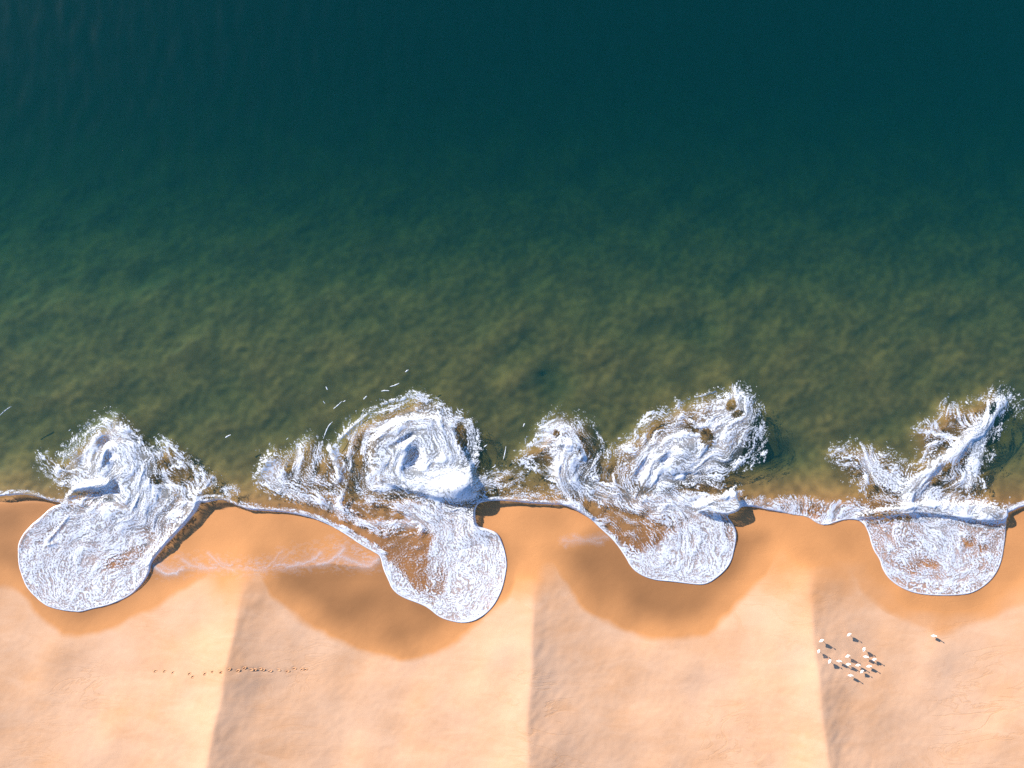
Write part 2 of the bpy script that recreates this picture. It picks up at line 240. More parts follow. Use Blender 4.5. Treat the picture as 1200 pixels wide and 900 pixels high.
def sand_z(x, y):
    t = (y - 590) * 0.1
    land = -0.42 + 0.105 * t - 0.0009 * t * t
    land = np.where(t > 45, -0.42 + 0.105 * 45 - 0.0009 * 45 ** 2 + 0.015 * (t - 45), land)
    sea = np.interp(t, [-2000, -160, -80, -60, -42, -32, -24, -17, -12, -8, -4, -1.5, 0], [-26, -24, -15, -10.5, -6.2, -4.2, -2.75, -2.1, -1.95, -1.95, -1.5, -.85, -.42])
    m_ = bil(BARS, x - RX0, y - RY0) * ((x > RX0) & (x < RX1) & (y > RY0) & (y < RY1))
    sea = sea + (np.maximum(sea, -.75) - sea) * m_            # sand thrown up under each breaker
    z = np.where(t > 0, land, sea)
    c = cusp(x, y)
    amp = np.interp(t, [-12, 0, 4, 9, 20, 31, 60, 100], [0, .10, .40, 1.05, 1.30, 1.15, .5, 0])
    z = z + amp * (c - 0.35)
    z = z + 0.05 * bil(N_D, x, y, True) * smooth(600, 760, y)
    z = z + 0.011 * bil(N_A, x, y, True) * smooth(560, 720, y)
    r0_, r1_, r2_ = ridge_x(y)      # rills down the lee side of each horn
    for r_ in (r0_, r1_, r2_):
        dxr = x - r_; z = z + 0.010 * bil(N_B, x * .75 + y * .45, y * .55 - x * .2, True) * np.exp(-np.maximum(dxr, 0) / 45) * (dxr > 0) * smooth(0, 8, dxr) * smooth(660, 720, y)
    # small drift relief, rougher on the dry upper beach
    dry = smooth(700, 800, y)
    z = z + (0.001 + 0.0016 * dry) * bil(N_B, x + 0.5 * y, y, True) * (t > 0)
    z = z + 0.0015 * dry * bil(N_C, x, y, True)
    # sea floor hollows and bars
    for hx_, hy_, hr_, hs_, hd_ in ((918, 538, 38, 17, .9), (652, 452, 22, 26, .55), (830, 390, 26, 20, .4), (250, 470, 60, 30, .25), (1185, 520, 22, 30, .5)):
        z = z - hd_ * np.exp(-((x - hx_) / hr_) ** 2 - ((y - hy_) / hs_) ** 2)
    z = z + 0.07 * bil(N_A, x * 0.7 + y * 0.5, y * 0.8, True) * smooth(590, 540, y) * smooth(-500, 100, y)
    z = z + 0.022 * bil(N_B, x * 0.6 + y * 0.45, y * 0.9, True) * smooth(595, 570, y) * smooth(0, 200, y)
    return z
def front_h(x):                # how far the shore break stands above the still water
    return np.interp(x, [-200, 0, 60, 236, 258, 285, 330, 400, 445, 556, 575, 620, 668, 868, 885, 930, 1005, 1180, 1200, 1400],
                        [.12, .15, .1, .42, .40, .22, .02, -.12, -.12, .45, .32, .10, .02, .05, -.05, -.22, -.15, .0, .0, .1])
N_S = band_noise((512, 512), 40, 7, (0.7, 1.3)); N_S2 = band_noise((512, 512), 9, 8, (0.8, 1.2))
def water_z(x, y, sd=None, sz=None):
    if sd is None: sd = water_sd(x, y)
    if sz is None: sz = sand_z(x, y)
    swell = 0.018 * bil(N_S, x, y, True) + 0.003 * bil(N_S2, x, y, True)
    lip = front_h(x) * np.exp(-np.maximum(sd, 0) / 14.0)
    full = np.maximum(swell * smooth(0, 25, sd) + lip, sz + 0.045 + 0.004 * bil(N_S2, x * .7, y * .7, True))
    # beyond the shore break only a thin sheet runs up the sand
    full = np.maximum(full + heap(x, y), sz + 0.04)
    z_in = sz + (full - sz) * np.sqrt(np.clip(sd / 2.4, 0, 1))
    return np.where(sd > 0, z_in, sz - 0.02 - 0.05 * np.minimum(-sd, 30))

# ------------------------------------------------------------------ materials
def mat(name):
    m = bpy.data.materials.new(name); m.use_nodes = True; nt = m.node_tree; nt.nodes.clear()
    return m, nt, (lambda t, **k: _node(nt, t, k)), nt.links.new
def _node(nt, t, k):
    n = nt.nodes.new('ShaderNode' + t)
    for a, v in k.items(): setattr(n, a, v)
    return n
def setin(n, **k):
    for a, v in k.items(): n.inputs[a.replace('_', ' ')].default_value = v
def math_node(nd, ln, op, a, b=None, c=None, clamp=False):
    n = nd('Math', operation=op); n.use_clamp = clamp
    for i, v in enumerate((a, b, c)):
        if v is None: continue
        if hasattr(v, 'is_output'): ln(v, n.inputs[i])
        else: n.inputs[i].default_value = v
    return n.outputs[0]
def mix_col(nd, ln, f, a, b, mode='MIX'):
    n = nd('Mix', data_type='RGBA', blend_type=mode)
    for i, v in ((0, f), (6, a), (7, b)):
        if hasattr(v, 'is_output'): ln(v, n.inputs[i])
        else: n.inputs[i].default_value = v
    return n.outputs[2]

def sand_material():
    m, nt, nd, ln = mat('sand')
    out = nd('OutputMaterial'); bs = nd('BsdfPrincipled'); ln(bs.outputs[0], out.inputs[0])
    wet = nd('Attribute', attribute_name='wet').outputs['Fac']
    pos = nd('NewGeometry').outputs['Position']
    def noise(scale, detail, rough, vec=pos, dist=0.0):
        n = nd('TexNoise'); setin(n, Scale=scale, Detail=detail, Roughness=rough, Distortion=dist); ln(vec, n.inputs['Vector']); return n.outputs['Fac']
    mp = nd('Mapping'); mp.inputs['Scale'].default_value = (0.35, 1.0, 1.0); mp.inputs['Rotation'].default_value = (0, 0, R(18)); ln(pos, mp.inputs['Vector'])
    big = noise(0.11, 6, 0.6); mid_ = noise(0.55, 8, 0.62, mp.outputs[0], 0.6); fine = noise(9.0, 5, 0.7)
    rill = noise(0.28, 7, 0.55, mp.outputs[0], 1.6)
    # thin winding drift lines where the noise crosses its middle value
    line = math_node(nd, ln, 'ABSOLUTE', math_node(nd, ln, 'SUBTRACT', rill, 0.5))
    line = math_node(nd, ln, 'SUBTRACT', 1.0, math_node(nd, ln, 'MULTIPLY', line, 42.0, clamp=True), clamp=True)
    patch = noise(0.05, 3, 0.5)
    lmask = math_node(nd, ln, 'MULTIPLY', line, math_node(nd, ln, 'MULTIPLY', math_node(nd, ln, 'SUBTRACT', patch, 0.48), 6.0, clamp=True))
    dry = mix_col(nd, ln, math_node(nd, ln, 'MULTIPLY', math_node(nd, ln, 'SUBTRACT', big, 0.35), 3.0, clamp=True), (0.64, 0.355, 0.195, 1), (0.68, 0.42, 0.27, 1))
    dry = mix_col(nd, ln, math_node(nd, ln, 'MULTIPLY', math_node(nd, ln, 'SUBTRACT', mid_, 0.40), 2.2, clamp=True), dry, (0.73, 0.455, 0.29, 1))
    dry = mix_col(nd, ln, math_node(nd, ln, 'MULTIPLY', lmask, 0.38), dry, (0.56, 0.27, 0.11, 1))
    wetc = mix_col(nd, ln, big, (0.50, 0.205, 0.070, 1), (0.58, 0.250, 0.085, 1))
    damp = mix_col(nd, ln, math_node(nd, ln, 'MULTIPLY', wet, 2.0, clamp=True), dry, (0.61, 0.272, 0.100, 1))
    wet2 = math_node(nd, ln, 'MULTIPLY', math_node(nd, ln, 'SUBTRACT', wet, 0.5), 2.0, clamp=True)
    base = mix_col(nd, ln, wet2, damp, (0.31, 0.142, 0.055, 1))
    grain = math_node(nd, ln, 'MULTIPLY_ADD', fine, 0.30, 0.85)
    gcol = nd('CombineXYZ')
    for i in range(3): ln(grain, gcol.inputs[i])
    base = mix_col(nd, ln, 1.0, base, gcol.outputs[0], 'MULTIPLY')
    ln(base, bs.inputs['Base Color'])
    rg = math_node(nd, ln, 'MULTIPLY_ADD', wet, -0.35, 0.9); ln(rg, bs.inputs['Roughness'])
    bs.inputs['Specular IOR Level'].default_value = 0.25
    hh = math_node(nd, ln, 'ADD', math_node(nd, ln, 'MULTIPLY', mid_, 0.015), math_node(nd, ln, 'ADD', math_node(nd, ln, 'MULTIPLY', fine, 0.012), math_node(nd, ln, 'MULTIPLY', lmask, -0.014)))
    dryk = math_node(nd, ln, 'MULTIPLY_ADD', wet, -0.85, 1.0, clamp=True)
    b = nd('Bump'); b.inputs['Distance'].default_value = 1.0; ln(hh, b.inputs['Height']); ln(math_node(nd, ln, 'MULTIPLY', dryk, 0.75), b.inputs['Strength']); ln(b.outputs[0], bs.inputs['Normal'])
    return m
M_SAND = sand_material()

def water_material():
    m, nt, nd, ln = mat('sea_water')
    out = nd('OutputMaterial')
    pos = nd('NewGeometry').outputs['Position']
    n1 = nd('TexNoise'); setin(n1, Scale=0.7, Detail=6.0, Roughness=0.6, Distortion=0.4); ln(pos, n1.inputs['Vector'])
    b = nd('Bump'); setin(b, Strength=0.07, Distance=0.1); ln(n1.outputs['Fac'], b.inputs['Height'])
    # water reflectance, set low to dim the sky's reflection, the same from above and below: 0.013 + 0.98 * (1 - cos)^5
    lw = nd('LayerWeight'); lw.inputs['Blend'].default_value = 0.5
    fr = nd('Math', operation='MULTIPLY_ADD'); ln(math_node(nd, ln, 'POWER', lw.outputs['Facing'], 5.0), fr.inputs[0]); fr.inputs[1].default_value = 0.98; fr.inputs[2].default_value = 0.013
    gl = nd('BsdfGlossy'); gl.inputs['Roughness'].default_value = 0.2; ln(b.outputs[0], gl.inputs['Normal'])
    tr = nd('BsdfTransparent'); mx = nd('MixShader')
    ln(fr.outputs[0], mx.inputs[0]); ln(tr.outputs[0], mx.inputs[1]); ln(gl.outputs[0], mx.inputs[2])
    ln(mx.outputs[0], out.inputs['Surface'])
    ab = nd('VolumeAbsorption'); ab.inputs['Color'].default_value = (0.27, 0.60, 0.46, 1); ab.inputs['Density'].default_value = 0.34
    ss = nd('VolumeScatter'); ss.inputs['Color'].default_value = (0.02, 0.57, 0.92, 1); ss.inputs['Density'].default_value = 0.040; ss.inputs['Anisotropy'].default_value = 0.0
    ad = nd('AddShader'); ln(ab.outputs[0], ad.inputs[0]); ln(ss.outputs[0], ad.inputs[1]); ln(ad.outputs[0], out.inputs['Volume'])
    return m
M_WATER = water_material()

def foam_material(name, c=(0.735, 0.775, 0.87, 1)):
    m, nt, nd, ln = mat(name)
    out = nd('OutputMaterial')
    a = nd('Attribute', attribute_name='foam').outputs['Fac']
    pos = nd('NewGeometry').outputs['Position']
    n1 = nd('TexNoise'); setin(n1, Scale=5.0, Detail=4.0, Roughness=0.7); ln(pos, n1.inputs['Vector'])
    df = nd('BsdfPrincipled'); df.inputs['Base Color'].default_value = c; df.inputs['Roughness'].default_value = 0.75; df.inputs['Specular IOR Level'].default_value = 0.2
    b = nd('Bump'); setin(b, Strength=0.3, Distance=0.04); ln(n1.outputs['Fac'], b.inputs['Height']); ln(b.outputs[0], df.inputs['Normal'])
    tr = nd('BsdfTransparent'); mx = nd('MixShader')
    ln(a, mx.inputs[0]); ln(tr.outputs[0], mx.inputs[1]); ln(df.outputs[0], mx.inputs[2]); ln(mx.outputs[0], out.inputs[0])
    return m
M_FOAM = foam_material('foam')
def plain(name, c, rough=0.7):
    m, nt, nd, ln = mat(name)
    out = nd('OutputMaterial'); bs = nd('BsdfPrincipled'); ln(bs.outputs[0], out.inputs[0])
    n1 = nd('TexNoise'); setin(n1, Scale=30.0, Detail=3.0)
    cc = mix_col(nd, ln, n1.outputs['Fac'], tuple(v * 0.88 for v in c[:3]) + (1,), tuple(min(1, v * 1.08) for v in c[:3]) + (1,))
    ln(cc, bs.inputs['Base Color']); bs.inputs['Roughness'].default_value = rough
    return m

# ------------------------------------------------------------------ mesh helpers
def link(name, me, m, parent=None):
    o = bpy.data.objects.new(name, me); col.objects.link(o)
    if m is not None and me is not None: me.materials.append(m)
    if parent is not None: o.parent = parent
    return o
def quads_mesh(name, co, quads, smooth_=True):
    me = bpy.data.meshes.new(name)
    me.vertices.add(len(co)); me.vertices.foreach_set('co', np.ascontiguousarray(co, np.float32).ravel())
    n = len(quads); me.loops.add(n * 4); me.loops.foreach_set('vertex_index', np.ascontiguousarray(quads, np.int32).ravel())
    me.polygons.add(n); me.polygons.foreach_set('loop_start', np.arange(0, n * 4, 4, dtype=np.int32)); me.polygons.foreach_set('loop_total', np.full(n, 4, np.int32))
    me.polygons.foreach_set('use_smooth', np.full(n, smooth_, bool))
    me.update(calc_edges=True); return me
def grid_quads(h, w):
    i = np.arange(h * w).reshape(h, w)
    return np.stack([i[:-1, :-1], i[1:, :-1], i[1:, 1:], i[:-1, 1:]], -1).reshape(-1, 4)      # y runs south, so this faces up
def fattr(me, name, v):
    a = me.attributes.new(name, 'FLOAT', 'POINT'); a.data.foreach_set('value', np.ascontiguousarray(v, np.float32).ravel())
def tag(o, label, cat, group=None):
    o['label'] = label; o['category'] = cat
    if group: o['group'] = group
    return o
def empty(name, loc):
    o = bpy.data.objects.new(name, None); col.objects.link(o); o.location = loc; o.empty_display_size = 0.2; return o

# ------------------------------------------------------------------ beach (one sheet, land and sea floor)
def axis(parts):
    return np.unique(np.concatenate([np.arange(a, b, s) for a, b, s in parts]))
tail = np.array([130, 170, 230, 320, 450, 700, 1200, 2200, 4000, 8000, 14000, 20000.0])
xs = np.concatenate([(-40 - tail)[::-1], np.arange(-40, 1241, 1.6), 1240 + tail])
ys = np.concatenate([[-20000, -14000, -8000, -4000, -2000, -1000, -500, -250], np.arange(-100, 200, 8.0), np.arange(200, 580, 3.0), np.arange(580, 940, 1.5), np.array([945, 960, 990, 1040, 1100, 1200, 1400, 1800, 3000, 6000, 12000, 20000])])
GX, GY = np.meshgrid(xs, ys)
# footprints in a line along the upper beach
random.seed(5)
FP = [(182,786.5,.5),(193,786.5,.35),(203,788,.35),(222,789.5,.6),(226,793,.55),(240.5,789.3,.8),(250,787,.35),(259.5,787.5,.9),(268,785,.5),(278,787,1.0),(285.5,784,1.1),(293.5,785.3,.7),(297.5,785.8,.9),(304.5,784.5,.6),(307.3,785.8,1.0),(316,787,.7),(326,785.3,.4),(336.5,787,.8),(344.5,784,.8),(353.5,785,.5),(358,785,.7)]
def true_px(px, py, up=0.0):    # plan place of a thing seen at (px, py) from above, allowing for its height
    z = float(sand_z(np.array([[px]]), np.array([[py]]))[0, 0]) + up; k = 1 - z / CAM_H
    return (px - 600) * k + 600, (py - 450) * k + 450
FP = [true_px(a, b) + (c,) for a, b, c in FP]
SZ = sand_z(GX, GY)
for fx, fy, k in FP:
    near = (np.abs(GX - fx) < 8) & (np.abs(GY - fy) < 6)
    SZ[near] -= 0.11 * k * np.exp(-((GX[near] - fx) / 1.7) ** 2 - ((GY[near] - fy) / 1.1) ** 2)
SD = water_sd(GX, GY)
# wet stains: each bay soaked by an earlier run-up, and the strip the swash keeps damp
BAY1 = [(-40,640),(-20,680),(10,689),(30,695),(45,715),(60,731),(78,741),(100,746),(128,739),(160,722),(190,706),(218,691),(245,675),(270,664),(280,640),(230,560),(-40,560)]
BAY2 = [(298,655),(312,690),(340,715),(380,740),(425,762),(460,770),(480,771),(505,767),(530,753),(550,736),(572,718),(592,700),(606,680),(614,650),(600,600),(440,600)]
BAY3 = [(632,640),(655,675),(680,710),(720,732),(760,746),(800,749),(825,742),(850,720),(880,690),(905,662),(925,630),(910,600),(700,590)]
BAY4 = [(958,630),(985,660),(1015,700),(1050,722),(1085,738),(1110,742),(1135,733),(1155,724),(1180,712),(1215,700),(1240,680),(1240,600),(1000,600)]
wob = 1.0 * bil(N_B, GX * .6, GY * .6, True) + 1.6 * bil(N_A, GX, GY, True)
wet = np.zeros_like(GX)
near = (GX > -60) & (GX < 1260) & (GY > 540) & (GY < 800)
for bay, v, sf in ((BAY1, .92, 12), (BAY2, .95, 13), (BAY3, .95, 13), (BAY4, .62, 14)):
    s = sdist(GX[near], GY[near], chaikin(bay, 2, True)) + wob[near] * .5
    wet[near] = np.maximum(wet[near], v * (.58 * smooth(-sf * .4, sf * .4, s) + .42 * smooth(0, 40, s)))
strip = smooth(118, 30, GY - 590 + wob * 1.5 + 26 * (1 - cusp(GX, GY)) - 26)       # damp strip fades up the beach
wet = np.maximum(wet, 0.62 * strip)
# the last thin sheet of backwash above wave one and wave two
SWASH = [(178,662),(190,671),(200,672),(215,667),(240,664),(270,665),(300,666),(330,664),(360,663),(385,660),(420,664),(440,665),(448,640),(400,620),(340,598),(250,590)]
s = sdist(GX[near], GY[near], chaikin(SWASH, 1, True)); wet[near] = np.where(s > 0, np.minimum(wet[near], .60) * (1 - smooth(0, 2, s)) + smooth(0, 2, s) * .60, wet[near])
wet = np.maximum(wet, (0.86 + .10 * np.clip(bil(N_B, GX * .9 + GY * .3, GY, True), -1.4, 1.4) + .07 * bil(N_A, GX, GY, True)) * smooth(-6, 2, SD))
wet = np.clip(wet + .05 * bil(N_A, GX * .8, GY * .8, True) * (wet > .1), 0, 1)
X, Y = W(GX, GY)
me = quads_mesh('beach', np.stack([X, Y, SZ], -1).reshape(-1, 3), grid_quads(*GX.shape)); fattr(me, 'wet', wet)
beach = link('beach', me, M_SAND); beach['kind'] = 'structure'

# ------------------------------------------------------------------ sea: closed body of turbid water over the sea floor
xs = np.concatenate([(-40 - tail)[::-1], np.arange(-40, 1241, 2.0), 1240 + tail])
ys = np.concatenate([[-19990, -14000, -8000, -4000, -2000, -1000, -500, -250], np.arange(-100, 420, 7.0), np.arange(420, 555, 3.0), np.arange(555, 735, 1.25), [740, 760, 800]])
GX, GY = np.meshgrid(xs, ys); sz = sand_z(GX, GY); ZW = water_z(GX, GY, sz=sz)
X, Y = W(GX, GY); h, w = GX.shape
top = np.stack([X, Y, ZW], -1).reshape(-1, 3)
q = grid_quads(h, w)
ring = np.concatenate([np.arange(w), np.arange(1, h) * w + w - 1, (h - 1) * w + np.arange(w - 2, -1, -1), np.arange(h - 2, 0, -1) * w])
low = top[ring].copy(); low[:, 2] = -30.0
n0 = len(top); nr = len(ring); j = np.arange(nr)
side = np.stack([ring, ring[(j + 1) % nr], n0 + (j + 1) % nr, n0 + j], -1)
co = np.concatenate([top, low])
me = bpy.data.meshes.new('sea')
me.from_pydata([tuple(v) for v in co], [], [tuple(f) for f in q.tolist()] + [tuple(f) for f in side.tolist()] + [tuple((n0 + j[::1]).tolist())])
me.polygons.foreach_set('use_smooth', np.arange(len(me.polygons)) < len(q)); me.update()
sea = link('sea', me, M_WATER); sea['kind'] = 'structure'

# ------------------------------------------------------------------ foam
STEP = 0.62
def flow_field(x, y, lines):
    pts = []
    for ln_ in lines:
        ln_ = chaikin(ln_, 2)
        for (ax, ay), (bx, by) in zip(ln_[:-1], ln_[1:]):
            a = 2 * math.atan2(by - ay, bx - ax); L = math.hypot(bx - ax, by - ay)
            pts.append(((ax + bx) / 2, (ay + by) / 2, math.cos(a) * L, math.sin(a) * L))
    c = np.zeros_like(x); s = np.zeros_like(x)
    for px, py, ca, sa in pts:
        wgt = 1.0 / ((x - px) ** 2 + (y - py) ** 2 + 14.0) ** 1.6; c += wgt * ca; s += wgt * sa
    a = 0.5 * np.arctan2(s, c); return np.cos(a), np.sin(a)
def foam_field(spec, seed):
    x0, y0, x1, y1 = spec['box']
    x, y = np.meshgrid(np.arange(x0, x1, STEP), np.arange(y0, y1, STEP)); sh = x.shape
    # coarse flow, then read it finely
    cs = 3.0
    cx, cy = np.meshgrid(np.arange(x0 - 9, x1 + 9, cs), np.arange(y0 - 9, y1 + 9, cs))
    fc, fs = flow_field(cx, cy, spec['flow'])
    wl = lambda px: px / STEP
    big = (sh[0] + 64, sh[1] + 64)
    w1 = band_noise(big, wl(55), seed + 1); w2 = band_noise(big, wl(55), seed + 2); w3 = band_noise(big, wl(9), seed + 3); w4 = band_noise(big, wl(9), seed + 4)
    nA = band_noise(big, wl(6.0), seed + 5, wide=.8); nB = band_noise(big, wl(2.2), seed + 6, wide=.7); nC = band_noise(big, wl(20), seed + 7, wide=.6); nD = band_noise(big, wl(4.0), seed + 8, wide=.9)
    X0 = (x - x0) / STEP + 32; Y0 = (y - y0) / STEP + 32
    wx = (3.2 * bil(w1, X0, Y0) + 0.5 * bil(w3, X0, Y0)) / STEP; wy = (3.2 * bil(w2, X0, Y0) + 0.5 * bil(w4, X0, Y0)) / STEP
    aA = np.zeros(sh); aB = np.zeros(sh); aC = np.zeros(sh); aD = np.zeros(sh); tot = 0; totB = 0
    for sgn in (1, -1):
        X = X0 + wx; Y = Y0 + wy; n = 9
        for i in range(n):
            k = math.cos(0.5 * math.pi * i / n)
            if not (sgn < 0 and i == 0):
                aA += k * bil(nA, X, Y); aC += k * bil(nC, X, Y); tot += k
                if i < 4: aB += k * bil(nB, X, Y); totB += k
                if i < 2: aD += bil(nD, X, Y) / 3
            px = (X - 32) * STEP + x0; py = (Y - 32) * STEP + y0
            c = bil(fc, (px - x0 + 9) / cs, (py - y0 + 9) / cs); s = bil(fs, (px - x0 + 9) / cs, (py - y0 + 9) / cs)
            n_ = np.sqrt(c * c + s * s) + 1e-6
            X = X + sgn * c / n_ * 1.1 / STEP; Y = Y + sgn * s / n_ * 1.1 / STEP
    nrm = lambda a: a / (a.std() + 1e-9)
    aA, aB, aC, aD = nrm(aA), nrm(aB), nrm(aC), nrm(aD)
    lace = paint(x, y, spec.get('lace', .35), spec.get('laces', []))      # 1 = fine net of bubbles, 0 = long strands
    ridge = lambda a: 1.0 - np.minimum(np.abs(a) * 1.15, 1.6)
    cov = paint(x, y, spec['base'], spec['cover'])
    solid = smooth(.40, .80, cov)                                        # where foam covers most of the water it shows as holes in white, elsewhere as threads
    raw = nrm(bil(nB, X0 + .5 * wx, Y0 + .5 * wy))
    thread = 0.55 * ridge(aA) + 0.40 * aB + 0.35 * aC + 0.30 * ridge(aB) + .30 * raw - .1
    body = 0.50 * aA + 0.45 * aB + 0.40 * aC + .42 * raw
    strand = thread * (1 - solid) + body * solid
    net = (0.50 * ridge(aD) + 0.30 * aB + 0.40 * raw + 0.25 * aC) * (1 - solid) + (0.50 * aD + 0.55 * raw + .25 * aB + .25 * aC) * solid
    N = strand * (1 - lace) + net * lace
    rk = np.empty(N.size); rk[np.argsort(N.ravel(), kind='stable')] = (np.arange(N.size) + .5) / N.size; rk = rk.reshape(sh)
    out = spec.get('outline')
    edge_n = 2.6 * bil(w3, X0, Y0) + 2.0 * bil(nB, X0, Y0)
    if out: so = sdist(x, y, chaikin(out, 1, True))
    else: so = np.full(sh, 50.0)
    sdw = water_sd(x, y)
    fr = spec.get('fringe', 9.0)
    fringe = np.maximum(smooth(-2.0, fr, so + edge_n), smooth(10, 5, sdw) * (so > -6))
    inside = np.maximum(smooth(-2.5, 1.0, so + edge_n), smooth(6, 3, sdw) * (so > -6))
    if out: cov = cov * (0.45 + 0.55 * fringe) * inside
    soft = spec.get('soft', .17)
    cov = cov * .80
    soft = soft + .07 * lace
    a = smooth(1 - cov - soft, 1 - cov + soft * 1.3, rk)
    a *= smooth(0.0, 0.05, cov)
    thin = np.clip((cov - .30) * 1.3, 0, .28 + .24 * lace) * (.75 + .25 * np.clip(.5 + .4 * aB, 0, 1))     # film of fine bubbles between the strands
    a = thin + (1 - thin) * a
    a *= 0.93 + 0.07 * np.clip(aB, -1, 1)
    rim = smooth(2.5, 0.9, sdw) * smooth(-.2, .5, sdw) * (paint(x, y, spec.get('rim', 0), spec.get('rims', [])))
    a = np.maximum(a * smooth(0.0, 1.0, sdw), rim)
    relief = paint(x, y, spec.get('relief', .6), spec.get('reliefs', []))
    sz = sand_z(x, y); zw = water_z(x, y, sd=sdw, sz=sz)
    z = zw + 0.016 + relief * (0.055 * np.maximum(aC + .8, 0) + 0.003 * aA + 0.004 * rk) + (0.001 + 0.006 * relief) * a
    z += 0.04 * rim
    return x, y, z, a, sdw, so
def foam_object(name, fld, mask, parent, m=M_FOAM, thr=0.05):
    x, y, z, a, sdw, so = fld
    keep = (a > thr) & mask
    k = keep[:-1, :-1] | keep[1:, :-1] | keep[1:, 1:] | keep[:-1, 1:]
    m_ = mask[:-1, :-1]                     # a cell belongs to one part only
    k &= m_
    q = grid_quads(*x.shape)[k.ravel()]
    if len(q) == 0: return None
    used, inv = np.unique(q, return_inverse=True)
    X, Y = W(x.ravel()[used], y.ravel()[used])
    ox, oy, oz = parent.location if parent is not None else (0, 0, 0)
    me = quads_mesh(name, np.stack([X - ox, Y - oy, z.ravel()[used] - oz], -1), inv.reshape(-1, 4))
    fattr(me, 'foam', a.ravel()[used])
    return link(name, me, m, parent)

WAVES = [
 (WAVE1, 11, 'breaking wave with one upright foam swirl and the largest rounded swash lobe', lambda x: 596 + 0 * x, (130, 580)),
 (WAVE2, 23, 'widest breaking wave with two foam swirls and a tall crest throwing shade on sand', lambda x: np.interp(x, [440, 470, 505, 535, 560], [640, 575, 585, 592, 590]), (480, 590)),
 (WAVE3, 37, 'breaking wave with a small curl and a long sweeping streaked swirl', lambda x: np.interp(x, [670, 740, 800, 850, 870], [600, 620, 612, 604, 604]), (760, 590)),
 (WAVE4, 53, 'thinnest breaking wave with lacy forked foam and pinkish see-through lobe near the white birds', lambda x: np.interp(x, [1000, 1020, 1070, 1110, 1150, 1182], [608, 607, 603, 606, 612, 611]), (1100, 590)),
]
for spec, seed, label, ycut, base in WAVES:
    fld = foam_field(spec, seed)
    bx, by = W(*base)
    root = empty('breaking_wave', (bx, by, 0.0))
    tag(root, label, 'wave', 'waves breaking on the beach cusps')
    x, y, z, a, sdw, so = fld
    south = y > ycut(x)
    rim = south & (sdw < 3.6)
    foam_object('foam_swirl', fld, ~south, root)
    foam_object('swash_foam', fld, south & ~rim, root)
    foam_object('foam_rim', fld, rim, root)

# ------------------------------------------------------------------ foam along the shore between the waves
def shore(spec, seed, label, base):
    fld = foam_field(spec, seed)
    bx, by = W(*base); root = None
    o = foam_object('shore_foam', fld, np.ones(fld[0].shape, bool), None)
    tag(o, label, 'sea foam', 'foam lines along the shore')
    return o
shore(dict(box=(-30,566,80,596), base=0, flow=[SH1 + [(72,590)]], cover=[('s',[(-30,579),(0,579),(20,576.5),(38,578),(50,582),(64,587),(74,588)],5,.5)], lace=.6, relief=.2, rim=.12), 71,
      'narrow blue-white foam line along the shore beside the single-swirl wave', (20, 580))
shore(dict(box=(234,556,447,656), base=0, flow=[SH2, [(262,580),(270,568),(282,572),(280,585)]], cover=[('s',[(236,588),(250,584),(262,583),(272,588),(290,595)],3,.55),('s',[(280,593),(290,594.5),(310,596),(325,597),(342,599),(360,603)],6.5,.58),('s',[(355,602),(376,608),(400,620),(425,637),(443,648)],5.5,.52),('s',[(400,619),(425,635),(445,646)],8,.75),('e',271,576,11,8,-10,.42),('s',[(235,582),(250,580),(262,581)],2.2,.75),('s',[(283,588),(300,592),(330,594)],3,.3)], lace=.7, relief=.2, rim=.10), 83,
      'white foam edge curving along brown shallow water between the two left waves', (330, 600))
shore(dict(box=(558,560,674,598), base=0, flow=[SH3, [(600,575),(625,578),(650,572)]], cover=[('s',[(560,587),(580,584),(600,585),(625,587.5),(645,589),(666,590)],6,.62),('e',630,578,34,7,0,.30),('s',[(590,581),(615,582),(640,584)],3,.45)], lace=.35, relief=.2, rim=.15), 97,
      'dark blue broken foam strip along the shore under the shaded sea edge', (615, 588))
shore(dict(box=(862,568,1012,622), base=0, flow=[[(885,585),(882,593)],[(900,583),(897,597)],[(915,582),(915,600)],[(930,582),(930,602)],[(945,583),(943,604)],[(962,614),(972,597),(983,588)],[(975,612),(990,600),(1008,596)],[(955,583),(952,600)]],
      cover=[('p',[(866,583),(900,582),(940,581),(985,588),(1010,592),(1012,609),(993,612),(967,620),(955,616),(945,608),(916,604),(866,594)],.50,4),('e',985,604,26,7,-12,.80),('s',[(962,615),(975,596),(984,588)],4,.85),('s',[(866,591),(893,595),(917,600),(947,604),(960,614)],3.5,.8),('e',955,600,8,8,0,.35),('e',1000,602,14,6,0,.8)], lace=.25, relief=.15, rim=.5, outline=[(862,581),(900,578),(940,577),(985,582),(1011,590),(1012,612),(993,616),(967,624),(950,618),(940,610),(862,600)], fringe=5), 103,
      'wide lacy foam apron with upright strands spreading over clear shallow water', (930, 596))
shore(dict(box=(1178,580,1260,608), base=0, flow=[SH5, [(1182,600),(1200,588)]], cover=[('s',[(1182,598),(1190,594),(1202,589),(1225,586),(1260,588)],6,.9)], lace=.3, relief=.3, rim=.8), 109,
      'short foam tail on the shore past the thin lacy wave', (1195, 595))

